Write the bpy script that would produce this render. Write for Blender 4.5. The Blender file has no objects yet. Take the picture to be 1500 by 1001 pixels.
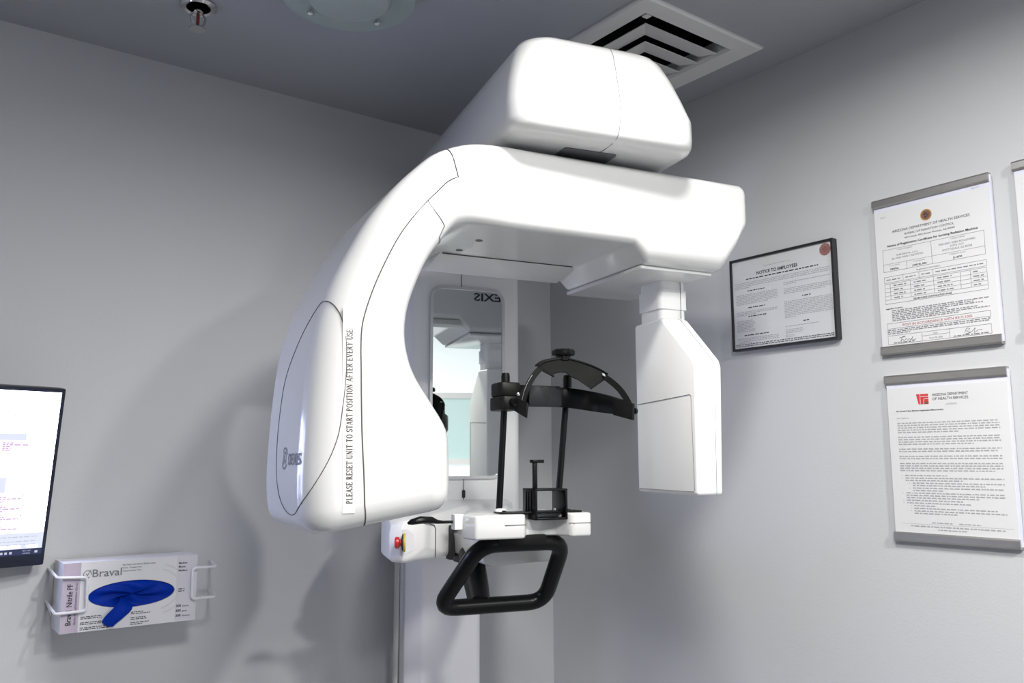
import bpy, bmesh, math, random
from mathutils import Vector, Matrix
R = math.radians
random.seed(4)
scn = bpy.context.scene
col = scn.collection

# ------------------------------------------------------------------ camera
CZ = 1.59                                  # eye height; the camera stands at x = y = 0
yaw, pitch, roll = R(36.909), R(7.89), R(-0.2)
f = Vector((math.cos(pitch)*math.sin(yaw), math.cos(pitch)*math.cos(yaw), math.sin(pitch)))
r = Vector((math.cos(yaw), -math.sin(yaw), 0))
u = r.cross(f)
r2 = r*math.cos(roll)+u*math.sin(roll); u2 = u*math.cos(roll)-r*math.sin(roll)
cd = bpy.data.cameras.new('camera'); cam = bpy.data.objects.new('camera', cd); col.objects.link(cam)
m = Matrix((r2, u2, -f)).transposed().to_4x4(); m.translation = (0, 0, CZ)
cam.matrix_world = m
cd.sensor_width = 36; cd.lens = 1255.9/1500*36; cd.clip_start = .02
scn.camera = cam

# ------------------------------------------------------------------ light
XW, YW, ZC = 1.5226, 1.8463, 2.4411        # right wall, left wall, ceiling
w = bpy.data.worlds.new('world'); scn.world = w; w.use_nodes = True
w.node_tree.nodes['Background'].inputs[0].default_value = (.72, .8, 1, 1)
w.node_tree.nodes['Background'].inputs[1].default_value = .05
scn.view_settings.view_transform = 'Standard'; scn.view_settings.look = 'None'
scn.view_settings.gamma = 1; scn.view_settings.use_curve_mapping = False
scn.view_settings.exposure = 0.22
def area(name, loc, aim, size, sy, power, colr, spread=180, shape='RECTANGLE'):
    l = bpy.data.lights.new(name, 'AREA'); l.shape = shape; l.size = size; l.size_y = sy
    l.energy = power; l.color = colr; l.spread = R(spread)
    o = bpy.data.objects.new(name, l); col.objects.link(o); o.location = loc
    o.rotation_euler = (Vector(aim)-Vector(loc)).to_track_quat('-Z', 'Y').to_euler()
    return o
DOWN = [(.74, .60), (.26, .0), (.88, -.50)]          # recessed ceiling lamps; the last one is added to brighten the right wall
area('ceiling_lamp_light', (DOWN[0][0], DOWN[0][1], ZC-.012), (DOWN[0][0], DOWN[0][1], 0), .13, .13, 8, (1, .985, .95), 170, 'DISK')
area('ceiling_lamp_light', (DOWN[2][0], DOWN[2][1], ZC-.012), (DOWN[2][0], DOWN[2][1], 0), .13, .13, 25, (1, .985, .95), 170, 'DISK')  # added lamp, only there to brighten the right wall
area('ceiling_panel_light', (DOWN[1][0], DOWN[1][1], ZC-.02), (DOWN[1][0], DOWN[1][1], 0), .36, .36, 19, (1, .98, .95), 180)
WIN = (.35, 1.48, 1.0, 2.40)               # window in the wall behind the camera: x0, x1, z0, z1

# ------------------------------------------------------------------ materials
def mat(name, c, rough=.5, metal=0, emit=None, es=0, spec=.5, noise=0, nscale=40, bump=0, bscale=300, coat=0, trans=0, alpha=1):
    m = bpy.data.materials.new(name); m.use_nodes = True
    nt = m.node_tree; b = nt.nodes['Principled BSDF']
    b.inputs['Base Color'].default_value = (*c, 1); b.inputs['Roughness'].default_value = rough
    b.inputs['Metallic'].default_value = metal; b.inputs['Specular IOR Level'].default_value = spec
    b.inputs['Coat Weight'].default_value = coat; b.inputs['Coat Roughness'].default_value = .06
    b.inputs['Transmission Weight'].default_value = trans; b.inputs['Alpha'].default_value = alpha
    if emit:
        b.inputs['Emission Color'].default_value = (*emit, 1); b.inputs['Emission Strength'].default_value = es
    if noise or bump:
        tc = nt.nodes.new('ShaderNodeTexCoord')
    if noise:
        n = nt.nodes.new('ShaderNodeTexNoise'); n.inputs['Scale'].default_value = nscale; n.inputs['Detail'].default_value = 4
        nt.links.new(tc.outputs['Object'], n.inputs['Vector'])
        mx = nt.nodes.new('ShaderNodeMix'); mx.data_type = 'RGBA'
        mx.inputs[6].default_value = (*[v*(1-noise) for v in c], 1); mx.inputs[7].default_value = (*[min(1, v*(1+noise)) for v in c], 1)
        nt.links.new(n.outputs['Fac'], mx.inputs[0]); nt.links.new(mx.outputs[2], b.inputs['Base Color'])
    if bump:
        n2 = nt.nodes.new('ShaderNodeTexNoise'); n2.inputs['Scale'].default_value = bscale; n2.inputs['Detail'].default_value = 3
        nt.links.new(tc.outputs['Object'], n2.inputs['Vector'])
        bp = nt.nodes.new('ShaderNodeBump'); bp.inputs['Strength'].default_value = bump; bp.inputs['Distance'].default_value = .002
        nt.links.new(n2.outputs['Fac'], bp.inputs['Height']); nt.links.new(bp.outputs['Normal'], b.inputs['Normal'])
    return m
M = dict(
    wall=mat('wall_paint', (.585, .592, .61), .75, noise=.02, nscale=3, bump=.12, bscale=260),
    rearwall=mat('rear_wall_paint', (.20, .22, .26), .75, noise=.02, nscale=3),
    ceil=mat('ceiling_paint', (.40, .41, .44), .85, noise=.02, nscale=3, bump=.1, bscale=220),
    floor=mat('floor_vinyl', (.26, .26, .27), .45, noise=.08, nscale=14),
    white=mat('white_plastic', (.68, .68, .675), .22, spec=.5, noise=.004, nscale=5, coat=.35),
    white2=mat('satin_white_plastic', (.90, .90, .895), .38, noise=.005, nscale=6),
    column=mat('column_paint', (.88, .87, .90), .35, noise=.008, nscale=5),
    seam=mat('seam_shadow_gap', (.09, .085, .085), .7),
    darkgap=mat('dark_gap', (.02, .02, .022), .6),
    recess=mat('recess_grey', (.13, .13, .14), .5),
    black=mat('black_plastic', (.004, .004, .0045), .30, spec=.22, noise=.2, nscale=60),
    matblack=mat('matt_black_plastic', (.005, .0047, .0047), .42, spec=.22, noise=.2, nscale=90),
    strap=mat('strap_leatherette', (.007, .007, .007), .7, spec=.15),
    pad=mat('rubber_pad', (.012, .014, .018), .5, spec=.3),
    steel=mat('bright_steel', (.75, .75, .76), .22, 1),
    chrome=mat('chrome', (.6, .6, .6), .12, 1),
    mirror=mat('mirror_glass', (.86, .90, .88), .015, 1),
    mirror_rim=mat('mirror_rim', (.62, .62, .62), .35, .3),
    ink=mat('black_ink', (.035, .035, .04), .6),
    inkgrey=mat('grey_ink', (.22, .22, .24), .7),
    inkfine=mat('fine_print_ink', (.38, .38, .40), .7),
    logo=mat('dark_logo_ink', (.03, .032, .045), .5),
    labelink=mat('label_ink', (.045, .03, .03), .6),
    label=mat('label_tape', (.70, .70, .695), .3),
    paper=mat('white_paper', (.72, .72, .73), .55, noise=.01, nscale=30),
    paper2=mat('grey_white_paper', (.62, .63, .65), .4, noise=.01, nscale=30),
    acrylic=mat('acrylic_edge', (.74, .74, .86), .2),
    alu=mat('brushed_aluminium', (.46, .45, .44), .33, .85, noise=.12, nscale=18),
    frame=mat('black_frame', (.018, .018, .02), .35),
    navy=mat('navy_plastic', (.012, .015, .03), .35),
    seal=mat('brown_seal', (.20, .09, .07), .6, noise=.4, nscale=260),
    sealred=mat('dusty_red_seal', (.28, .13, .12), .6, noise=.35, nscale=260),
    gold=mat('gold_print', (.42, .24, .06), .5),
    red=mat('red_print', (.62, .045, .05), .5),
    redtext=mat('dark_red_ink', (.42, .09, .10), .6),
    carton=mat('glove_carton', (.80, .79, .82), .5, noise=.015, nscale=20),
    lilac=mat('lilac_print', (.52, .45, .55), .5),
    palelilac=mat('pale_lilac_print', (.72, .70, .76), .5),
    nitrile=mat('blue_nitrile', (.0, .030, .36), .5, spec=.1, noise=.25, nscale=40, bump=.3, bscale=90),
    nitrile_in=mat('blue_nitrile_folds', (.003, .028, .30), .5, noise=.3, nscale=30),
    wire=mat('white_coated_wire', (.80, .80, .82), .35),
    stop_red=mat('red_button_plastic', (.62, .03, .03), .3),
    stop_yellow=mat('yellow_ring', (.65, .48, .05), .4),
    vent=mat('vent_enamel', (.80, .79, .78), .45, noise=.03, nscale=20),
    duct=mat('duct_interior', (.015, .018, .017), .7),
    glassdisc=mat('frosted_green_glass', (.62, .74, .70), .35, trans=.55, alpha=.75),
    lampbody=mat('lamp_bowl_glass', (.40, .46, .45), .4),
    brass=mat('sprinkler_bulb_red', (.25, .04, .03), .3),
    cable=mat('grey_cable', (.46, .46, .44), .45),
    screen=mat('screen_white', (.02, .02, .02), .3, emit=(.55, .62, 1), es=11),
    screenpink=mat('screen_pink', (.02, .02, .02), .3, emit=(.90, .78, .95), es=1.25),
    screengrey=mat('screen_grey', (.02, .02, .02), .3, emit=(.70, .74, .88), es=.95),
    screentext=mat('screen_text', (.02, .02, .02), .3, emit=(.62, .42, .68), es=.85),
    screenfaint=mat('screen_faint_text', (.02, .02, .02), .3, emit=(.55, .55, .7), es=.9),
    screenred=mat('screen_red', (.02, .02, .02), .3, emit=(.75, .02, .12), es=.8),
    taskbar=mat('screen_taskbar', (.01, .01, .02), .3, emit=(.02, .03, .09), es=.8),
    pane=mat('bright_window_pane', (.5, .5, .5), .3, emit=(.90, .97, 1), es=.72),
    tealpane=mat('teal_frosted_pane', (.3, .4, .4), .3, emit=(.50, .62, .62), es=.62),
    lamp_on=mat('lit_lamp_diffuser', (.6, .6, .6), .3, emit=(1, .97, .93), es=3),
    wood=mat('door_veneer', (.25, .17, .11), .5, noise=.2, nscale=12),
)

# ------------------------------------------------------------------ mesh helpers
class MB:
    """collects shapes for ONE mesh object"""
    def __init__(s): s.v = []; s.f = []
    def add(s, vs, fs):
        o = len(s.v); s.v += [tuple(p) for p in vs]; s.f += [tuple(i+o for i in q) for q in fs]; return s
    def box(s, x0, x1, y0, y1, z0, z1, mtx=None):
        vs = [Vector((x, y, z)) for x in (x0, x1) for y in (y0, y1) for z in (z0, z1)]
        if mtx: vs = [mtx @ p for p in vs]
        return s.add(vs, [(0, 1, 3, 2), (4, 6, 7, 5), (0, 4, 5, 1), (2, 3, 7, 6), (0, 2, 6, 4), (1, 5, 7, 3)])
    def prism(s, poly, fn, d0, d1):
        """poly: list of 2d; fn(p, d) -> 3d; extruded from d0 to d1"""
        n = len(poly)
        vs = [fn(p, d0) for p in poly]+[fn(p, d1) for p in poly]
        return s.add(vs, [tuple(range(n))[::-1], tuple(range(n, 2*n))]+[(i, (i+1) % n, n+(i+1) % n, n+i) for i in range(n)])
    def rings(s, rs, cap=True, closed=False):
        n = len(rs[0]); vs = [p for q in rs for p in q]; fs = []
        for k in range(len(rs)-(0 if closed else 1)):
            a, b = k*n, ((k+1) % len(rs))*n
            fs += [(a+i, a+(i+1) % n, b+(i+1) % n, b+i) for i in range(n)]
        if cap and not closed: fs += [tuple(range(n))[::-1], tuple(range((len(rs)-1)*n, len(rs)*n))]
        return s.add(vs, fs)
    def tube(s, pts, rad, n=8, cap=True, closed=False, flat=1):
        pts = [Vector(p) for p in pts]; rs = []; N = len(pts); up = None
        for i, p in enumerate(pts):
            if closed: t = pts[(i+1) % N]-pts[i-1]
            else: t = pts[min(i+1, N-1)]-pts[max(i-1, 0)]
            t.normalize()
            if up is None: up = Vector((0, 0, 1)) if abs(t.z) < .9 else Vector((1, 0, 0))
            a = t.cross(up).normalized(); up = a.cross(t).normalized()
            q = rad[i] if isinstance(rad, (list, tuple)) else rad
            rs.append([p+a*q*math.cos(2*math.pi*k/n)+up*q*flat*math.sin(2*math.pi*k/n) for k in range(n)])
        return s.rings(rs, cap, closed)
    def lathe(s, prof, n=24, o=(0, 0, 0), axis='z', wob=None):
        rs = []
        for rr, h in prof:
            q = []
            for k in range(n):
                a = 2*math.pi*k/n; r_ = rr*(wob(a) if wob else 1)
                x, y = r_*math.cos(a), r_*math.sin(a)
                p = {'z': (x, y, h), 'y': (x, h, y), 'x': (h, x, y)}[axis]
                q.append(Vector(p)+Vector(o))
            rs.append(q)
        return s.rings(rs)
    def quad(s, x0, x1, z0, z1, y):
        return s.add([(x0, y, z0), (x1, y, z0), (x1, y, z1), (x0, y, z1)], [(0, 1, 2, 3)])
    def build(s, name, m, parent=None, bevel=0, seg=2, smooth=True, rot=None, wn=False, angle=35):
        me = bpy.data.meshes.new(name); me.from_pydata(s.v, [], s.f); me.update()
        bm = bmesh.new(); bm.from_mesh(me)
        bmesh.ops.recalc_face_normals(bm, faces=bm.faces[:])
        if bevel:
            ed = [e for e in bm.edges if len(e.link_faces) == 2 and e.calc_face_angle(0) > R(28)]
            bmesh.ops.bevel(bm, geom=ed, offset=bevel, segments=seg, affect='EDGES', profile=.5, clamp_overlap=True)
        bm.to_mesh(me); bm.free()
        me.materials.append(m)
        if smooth:
            for p in me.polygons: p.use_smooth = True
            me.set_sharp_from_angle(angle=R(angle))
        o = bpy.data.objects.new(name, me); col.objects.link(o)
        if parent: o.parent = parent
        if rot: o.rotation_euler.z = rot
        if wn:
            wm = o.modifiers.new('weighted', 'WEIGHTED_NORMAL'); wm.keep_sharp = True; wm.weight = 80
        return o
def tag(o, label=None, cat=None, group=None, kind=None):
    for k, v in (('label', label), ('category', cat), ('group', group), ('kind', kind)):
        if v: o[k] = v
    return o
def thing(name, loc, rz, label, cat, group=None):
    o = bpy.data.objects.new(name, None); col.objects.link(o); o.empty_display_size = .05
    o.location = loc; o.rotation_euler.z = rz
    return tag(o, label, cat, group)
def struct(o): o['kind'] = 'structure'; return o
def rrect(x0, x1, z0, z1, rad, n=5):
    if not isinstance(rad, (list, tuple)): rad = [rad]*4
    out = []
    for (cx, cz, a0, q) in ((x1-rad[0], z1-rad[0], 0, rad[0]), (x0+rad[1], z1-rad[1], 90, rad[1]), (x0+rad[2], z0+rad[2], 180, rad[2]), (x1-rad[3], z0+rad[3], 270, rad[3])):
        for k in range(n+1):
            a = R(a0+90*k/n); out.append((cx+q*math.cos(a), cz+q*math.sin(a)))
    return out
XZ = lambda p, d: (p[0], d, p[1])
YZ = lambda p, d: (d, p[0], p[1])
XY = lambda p, d: (p[0], p[1], d)

_tc = {}
def text_mesh(body, bold=0):
    """built-in font -> (verts, faces, width) at size 1, baseline at 0, left aligned"""
    k = (body, bold)
    if k not in _tc:
        c = bpy.data.curves.new('t', 'FONT'); c.body = body; c.resolution_u = 2; c.offset = bold
        c.fill_mode = 'FRONT'
        o = bpy.data.objects.new('t', c); col.objects.link(o)
        dg = bpy.context.evaluated_depsgraph_get()
        me = bpy.data.meshes.new_from_object(o.evaluated_get(dg))
        vs = [tuple(v.co) for v in me.vertices]; fs = [tuple(p.vertices) for p in me.polygons]
        bpy.data.objects.remove(o); bpy.data.curves.remove(c); bpy.data.meshes.remove(me)
        xs = [v[0] for v in vs] or [0]
        _tc[k] = (vs, fs, min(xs), max(xs))
    return _tc[k]
def write(mb, body, x, z, cap, y=-.0004, align='c', width=None, bold=0, fn=None):
    """lettering with cap height cap in the local xz plane, baseline z; squeezed to width when given"""
    vs, fs, a, b = text_mesh(body, bold)
    sz = cap/.729; sx = sz if not width else width/(b-a)
    off = {'c': (a+b)/2, 'l': a, 'r': b}[align]
    fn = fn or (lambda p, q: (p, y, q))
    mb.add([fn(x+(v[0]-off)*sx, z+v[1]*sz) for v in vs], fs)
def greek(mb, x0, x1, z, h, y=-.0004, last=1.0, dens=.86):
    """one line of print too fine to read: word-long dashes"""
    x = x0; end = x0+(x1-x0)*last
    while x < end-h:
        l = min(random.uniform(1.6, 6.5)*h, end-x)
        mb.quad(x, x+l*dens, z, z+h, y); x += l+h*.55
def para(mb, x0, x1, z, n, pitch, h, last=.6):
    for i in range(n): greek(mb, x0, x1, z-i*pitch, h, last=last if i == n-1 else 1)
    return z-n*pitch
def outline(mb, x0, x1, z0, z1, t=.0004, y=-.0004):
    mb.quad(x0, x1, z0, z0+t, y).quad(x0, x1, z1-t, z1, y).quad(x0, x0+t, z0, z1, y).quad(x1-t, x1, z0, z1, y)

# ------------------------------------------------------------------ the room
X0, Y0 = -1.6, -1.72
struct(MB().box(X0, XW+.1, Y0, YW+.1, -.1, 0).build('floor', M['floor']))
# ceiling with the square opening of the air vent
VX0, VX1, VY0, VY1 = 1.085, 1.430, 1.030, 1.375
hx0, hx1, hy0, hy1 = VX0+.035, VX1-.035, VY0+.035, VY1-.035
c_ = MB()
for (a, b, c, d) in ((X0, XW+.1, Y0, hy0), (X0, XW+.1, hy1, YW+.1), (X0, hx0, hy0, hy1), (hx1, XW+.1, hy0, hy1)):
    c_.box(a, b, c, d, ZC, ZC+.06)
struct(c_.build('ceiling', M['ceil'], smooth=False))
struct(MB().box(X0, XW+.1, YW, YW+.1, 0, ZC).build('wall_left', M['wall'], smooth=False))
struct(MB().box(XW, XW+.1, Y0, YW, 0, ZC).build('wall_right', M['wall'], smooth=False))
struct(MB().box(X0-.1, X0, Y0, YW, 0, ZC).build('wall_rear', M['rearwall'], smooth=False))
wb = MB()
wb.box(X0, WIN[0], Y0-.1, Y0, 0, ZC).box(WIN[1], XW, Y0-.1, Y0, 0, ZC).box(WIN[0], WIN[1], Y0-.1, Y0, 0, WIN[2]).box(WIN[0], WIN[1], Y0-.1, Y0, WIN[3], ZC)
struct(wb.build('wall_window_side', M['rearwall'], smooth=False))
wn_ = MB()
x0, x1, z0, z1 = WIN
for q in ((x0, x1, z0, z0+.035), (x0, x1, z1-.035, z1), (x0, x0+.035, z0, z1), (x1-.035, x1, z0, z1), (x0, x1, 1.565, 1.6), (x0, x1, 1.965, 2.0), (.90, .935, z0, z1)):
    wn_.box(q[0], q[1], Y0-.06, Y0-.02, q[2], q[3])
win = struct(wn_.build('window_1', M['vent'], smooth=False))
for i, (za, zb) in enumerate(((z0, 1.565), (1.6, 1.965), (2.0, z1))):
    for (xa, xb) in ((x0, .90), (.935, x1)):
        MB().box(xa, xb, Y0-.045, Y0-.04, za, zb).build('pane', M['tealpane' if i == 1 else 'pane'], win, smooth=False)
for nm, b in (('baseboard_left', (X0, XW, YW-.012, YW, 0, .09)), ('baseboard_right', (XW-.012, XW, Y0, YW-.012, 0, .09))):
    struct(MB().box(*b).build(nm, M['white2'], bevel=.003))
# recessed ceiling lamps outside the camera's view; the one nearer the window is added
for i, lb in ((0, 'small round recessed ceiling lamp right in front of the x-ray machine'), (2, 'added small round ceiling lamp brightening the right wall, nearer the window wall')):
    o = thing('ceiling_downlight', (DOWN[i][0], DOWN[i][1], ZC), 0, lb, 'lamp', 'round ceiling lamps')
    MB().lathe([(.095, 0), (.095, -.006), (.08, -.008), (.08, 0)], 32).build('trim_ring', M['vent'], o)
    MB().lathe([(.08, -.002), (.0, -.002)], 32).build('diffuser', M['lamp_on'], o)
o = thing('ceiling_panel_lamp', (DOWN[1][0], DOWN[1][1], ZC), 0, 'square flat ceiling panel lamp behind the camera', 'lamp')
pf = MB()
for q in ((-.2, .2, -.2, -.18), (-.2, .2, .18, .2), (-.2, -.18, -.18, .18), (.18, .2, -.18, .18)): pf.box(*q, -.014, 0)
pf.build('frame', M['vent'], o)
MB().box(-.18, .18, -.18, .18, -.006, 0).build('diffuser', M['lamp_on'], o)

# ------------------------------------------------------------------ x-ray machine
AX = (.938, 1.004)                         # common origin of the fixed and of the turning part
mach = thing('dental_xray_machine', (AX[0], AX[1], 0), R(-15), 'large white panoramic dental x-ray machine with rotating arm in the room corner', 'x-ray machine')
CR = R(3.5)                                # the arm is turned this much against the column

# --- fixed column and base
cb = MB().prism([(-.128, .775), (-.128, .735), (-.094, .705), (.034, .70), (.046, .712), (.046, .775)], XY, .03, 2.20)
columno = cb.build('column', M['column'], mach, bevel=.004)
MB().prism(rrect(-.20, .12, .25, .80, .05), XY, 0, .032).build('base_plate', M['column'], mach, bevel=.006)
# --- sliding carriage with mirror
cz0, cz1 = 1.382, 2.14
cp = [(-.165, .80), (-.165, .625), (-.150, .602), (.092, .60), (.104, .612), (.104, .80)]
carr = MB().prism(cp, XY, cz0, cz1).build('carriage', M['white2'], mach, bevel=.006)
mir = rrect(-.108, .056, 1.556, 1.972, [.024]*4, 6)
mo = rrect(-.114, .062, 1.550, 1.978, [.030]*4, 6)
fr = MB(); n_ = len(mir)
fr.rings([[(p[0], .6005, p[1]) for p in mo], [(p[0], .5925, p[1]) for p in mo], [(p[0], .5925, p[1]) for p in mir], [(p[0], .596, p[1]) for p in mir]], cap=False)
tag(fr.build('mirror_frame', M['mirror_rim'], carr), 'thin pale grey rim')
tag(MB().prism(mir, XZ, .5955, .5995).build('mirror', M['mirror'], carr, smooth=False), 'tall mirror with rounded corners')
MB().box(-.0335, -.0325, .5993, .601, 1.50, 1.549).build('seam', M['seam'], carr, smooth=False)
MB().box(-.0405, -.0395, .5993, .601, 1.979, 2.12).build('seam', M['seam'], carr, smooth=False)
MB().prism(rrect(-.0365, -.0295, 1.508, 1.526, .0034, 4), XZ, .5985, .601).build('key_slot', M['darkgap'], carr)
# --- shelf of the carriage with the emergency stop
sp = [(-.19, .66), (-.232, .53), (-.243, .42), (-.225, .398), (-.14, .458), (-.092, .494), (-.06, .515), (.06, .56), (.098, .62), (.098, .68)]
sh = MB(); zs = [(1.398, .014), (1.402, .005), (1.409, 0), (1.452, 0), (1.468, .006), (1.476, .018)]
cen = Vector((-.06, .60))
rs_ = []
for z, ins in zs:
    rr_ = []
    for p in sp:
        d = (cen-Vector(p)); q = Vector(p)+d.normalized()*ins
        rr_.append((q.x, q.y, z+(max(0, q.y-.42)*.16 if z > 1.45 else 0)))
    rs_.append(rr_)
sh.rings(rs_)
shelf = sh.build('carriage_shelf', M['white2'], mach, bevel=.002, angle=50)
MB().tube([(-.168, .4365, 1.47), (-.143, .4545, 1.463), (-.1395, .457, 1.455), (-.1395, .457, 1.40)], .0009, 5).build('seam', M['seam'], shelf)
# pocket and button
dirv = Vector((.81, .585, 0)).normalized(); nv = Vector((dirv.y, -dirv.x, 0))
def onface(s, h, d): return Vector((-.225, .398, 0))+dirv*s+nv*d+Vector((0, 0, h))
pk = MB(); pk.add([onface(s, h, .0012) for s, h in ((.002, 1.412), (.036, 1.420), (.036, 1.450), (.020, 1.459), (.002, 1.462))], [(0, 1, 2, 3, 4)])
pk.build('button_pocket', M['column'], shelf, smooth=False)
bt = bpy.data.objects.new('emergency_button', bpy.data.meshes.new('emergency_button'))
bpy.data.objects.remove(bt)
def disc(mb, c, ax, prof, n=20):
    ax = Vector(ax).normalized(); a = ax.cross(Vector((0, 0, 1))).normalized(); b = ax.cross(a)
    mb.rings([[Vector(c)+ax*h+a*rr*math.cos(2*math.pi*k/n)+b*rr*math.sin(2*math.pi*k/n) for k in range(n)] for rr, h in prof])
    return mb
bc = Vector((-.222, .386, 1.438)); bax = Vector((-.965, .24, 0))
tag(disc(MB(), bc, bax, [(.0175, -.002), (.0175, .001), (.0165, .002)]).build('button_ring', M['stop_yellow'], shelf), 'yellow ring behind the button')
disc(MB(), bc, bax, [(.0155, .001), (.0155, .004), (.009, .005)]).build('button_collar', M['darkgap'], shelf)
tag(disc(MB(), bc, bax, [(.006, .003), (.006, .008), (.0105, .010), (.0110, .015), (.009, .018), (.003, .0185)]).build('emergency_button', M['stop_red'], shelf), 'red mushroom emergency button')
# swivel arm between shelf and chin support
sa = MB().prism([(-.092, 1.404), (-.074, 1.398), (.052, 1.404), (.060, 1.44), (.04, 1.462), (-.080, 1.462), (-.094, 1.44)], lambda p, d: (p[0]+(d-.5)*.05, d, p[1]), .28, .53)
arm_ = sa.build('swivel_arm', M['white'], mach, bevel=.006)
MB().prism([(-.104, 1.392), (-.06, 1.392), (-.06, 1.40), (-.095, 1.402), (-.097, 1.455), (-.06, 1.463), (-.06, 1.467), (-.103, 1.459)], XZ, .472, .50).build('joint_gap', M['darkgap'], arm_)
MB().tube([(-.094, .40, 1.414), (-.07, .279, 1.425), (-.0, .279, 1.432)], .0008, 5).build('seam', M['seam'], arm_)

# --- overhead housing
def hring(z, aL, aR, bF, bB, rf, n=8):
    return [(x, y, z) for x, y in rrect(aL, aR, bF, bB, [.02, .02, rf, rf], n)]
hl = [(2.092, -.140, .122, -.035, .030), (2.0935, -.158, .139, -.053, .036), (2.098, -.170, .150, -.064, .042), (2.106, -.176, .155, -.068, .046), (2.118, -.178, .157, -.0685, .047),
      (2.150, -.176, .158, -.066, .047), (2.190, -.167, .151, -.050, .046), (2.232, -.154, .142, -.032, .045), (2.262, -.142, .132, -.018, .044), (2.276, -.132, .123, -.008, .043), (2.286, -.116, .108, .006, .04), (2.291, -.092, .086, .026, .036), (2.292, -.06, .05, .06, .03)]
hd = MB().rings([hring(z, a, b, c, .76, rf) for z, a, b, c, rf in hl])
head = hd.build('overhead_housing', M['white'], mach, wn=False, angle=60)
# underside opening as a flat plate, the recess shade put into its grey
MB().prism(rrect(-.069, .027, -.0108, .042, .006, 4), XY, 2.0905, 2.0918).build('opening_shade', M['recess'], head)
def head_front(z):
    for i in range(len(hl)-1):
        if hl[i][0] <= z <= hl[i+1][0] and hl[i+1][0] > hl[i][0]:
            t = (z-hl[i][0])/(hl[i+1][0]-hl[i][0]); return hl[i][3]*(1-t)+hl[i+1][3]*t
    return hl[-1][3]
hs = [(-.012, .04, 2.0915), (-.004, -.02, 2.0915)]+[(.021-(2.286-z)*.125, head_front(z)-.0002, z) for z in (2.093, 2.098, 2.106, 2.118, 2.15, 2.19, 2.232, 2.262, 2.276, 2.286)]
MB().tube(hs, .0007, 5).build('seam', M['inkgrey'], head)

# --- rotating arm: one loft from the foot of the tube housing round to the detector end
st = [  # outer (u,z), inner (u,z), radius outer front, inner front, seam fraction
    ((-.470, 1.515), (-.252, 1.552), .045, .040, .376),
    ((-.474, 1.56), (-.252, 1.592), .045, .042, .378),
    ((-.472, 1.63), (-.256, 1.634), .045, .042, .361),
    ((-.468, 1.69), (-.280, 1.673), .045, .042, .383),
    ((-.464, 1.73), (-.302, 1.704), .045, .040, .414),
    ((-.459, 1.765), (-.317, 1.733), .045, .036, .43),
    ((-.452, 1.795), (-.325, 1.772), .045, .034, .442),
    ((-.436, 1.842), (-.322, 1.812), .044, .032, .46),
    ((-.412, 1.893), (-.309, 1.853), .042, .030, .46),
    ((-.384, 1.944), (-.293, 1.889), .038, .028, .46),
    ((-.350, 1.991), (-.274, 1.917), .033, .026, .46),
    ((-.313, 2.031), (-.256, 1.940), .028, .024, .46),
    ((-.278, 2.060), (-.238, 1.949), .025, .020, .42),
    ((-.225, 2.080), (-.212, 1.951), .022, .018, .42),
    ((-.165, 2.085), (-.165, 1.950), .022, .016, .45),
]
def cr(p0, p1, p2, p3, t):
    return .5*((2*p1)+(-p0+p2)*t+(2*p0-5*p1+4*p2-p3)*t*t+(-p0+3*p1-3*p2+p3)*t**3)
flat = [(a[0], a[1], b[0], b[1], c, d, e) for a, b, c, d, e in st]
stn = []; SUB = 4
for i in range(len(flat)-1):
    P = [flat[max(i-1, 0)], flat[i], flat[i+1], flat[min(i+2, len(flat)-1)]]
    for k in range(SUB):
        stn.append(tuple(cr(P[0][j], P[1][j], P[2][j], P[3][j], k/SUB) for j in range(7)))
stn.append(flat[-1])
KS = 12*SUB+1                              # the outer cover ends here
for (uu, zb, rif) in ((-.083, 1.950, .015), (.058, 1.950, .015), (.070, 1.948, .016), (.094, 1.924, .024), (.102, 1.921, .03), (.246, 1.920, .03), (.256, 1.923, .03), (.283, 1.958, .028), (.297, 1.985, .024)):
    stn.append((uu, 2.085, uu, zb, .022, rif, .5))
TB = .30; NS = 6
def ring(S_, ins=0):
    ou, oz, iu, iz, ro, ri, fs = S_
    O = Vector((ou, oz)); I = Vector((iu, iz)); e = (I-O).normalized(); wd = (I-O).length
    s0, s1, b0, b1 = ins, wd-ins, ins, TB-ins
    ro = max(ro-ins, .004); ri = max(ri-ins, .004); rb = max(.02-ins, .003)
    pts = [(fs*wd, b0)]
    def corner(cx, cy, q, a0, a1):
        for k in range(NS+1):
            a = R(a0+(a1-a0)*k/NS); pts.append((cx+q*math.cos(a), cy+q*math.sin(a)))
    corner(s0+ro, b0+ro, ro, 270, 180); corner(s0+rb, b1-rb, rb, 180, 90)
    pts.append((fs*wd, b1))
    corner(s1-rb, b1-rb, rb, 90, 0); corner(s1-ri, b0+ri, ri, 0, -90)
    return [Vector(((O+e*s).x, b, (O+e*s).y)) for s, b in pts]
main = [ring(s) for s in stn]
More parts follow.
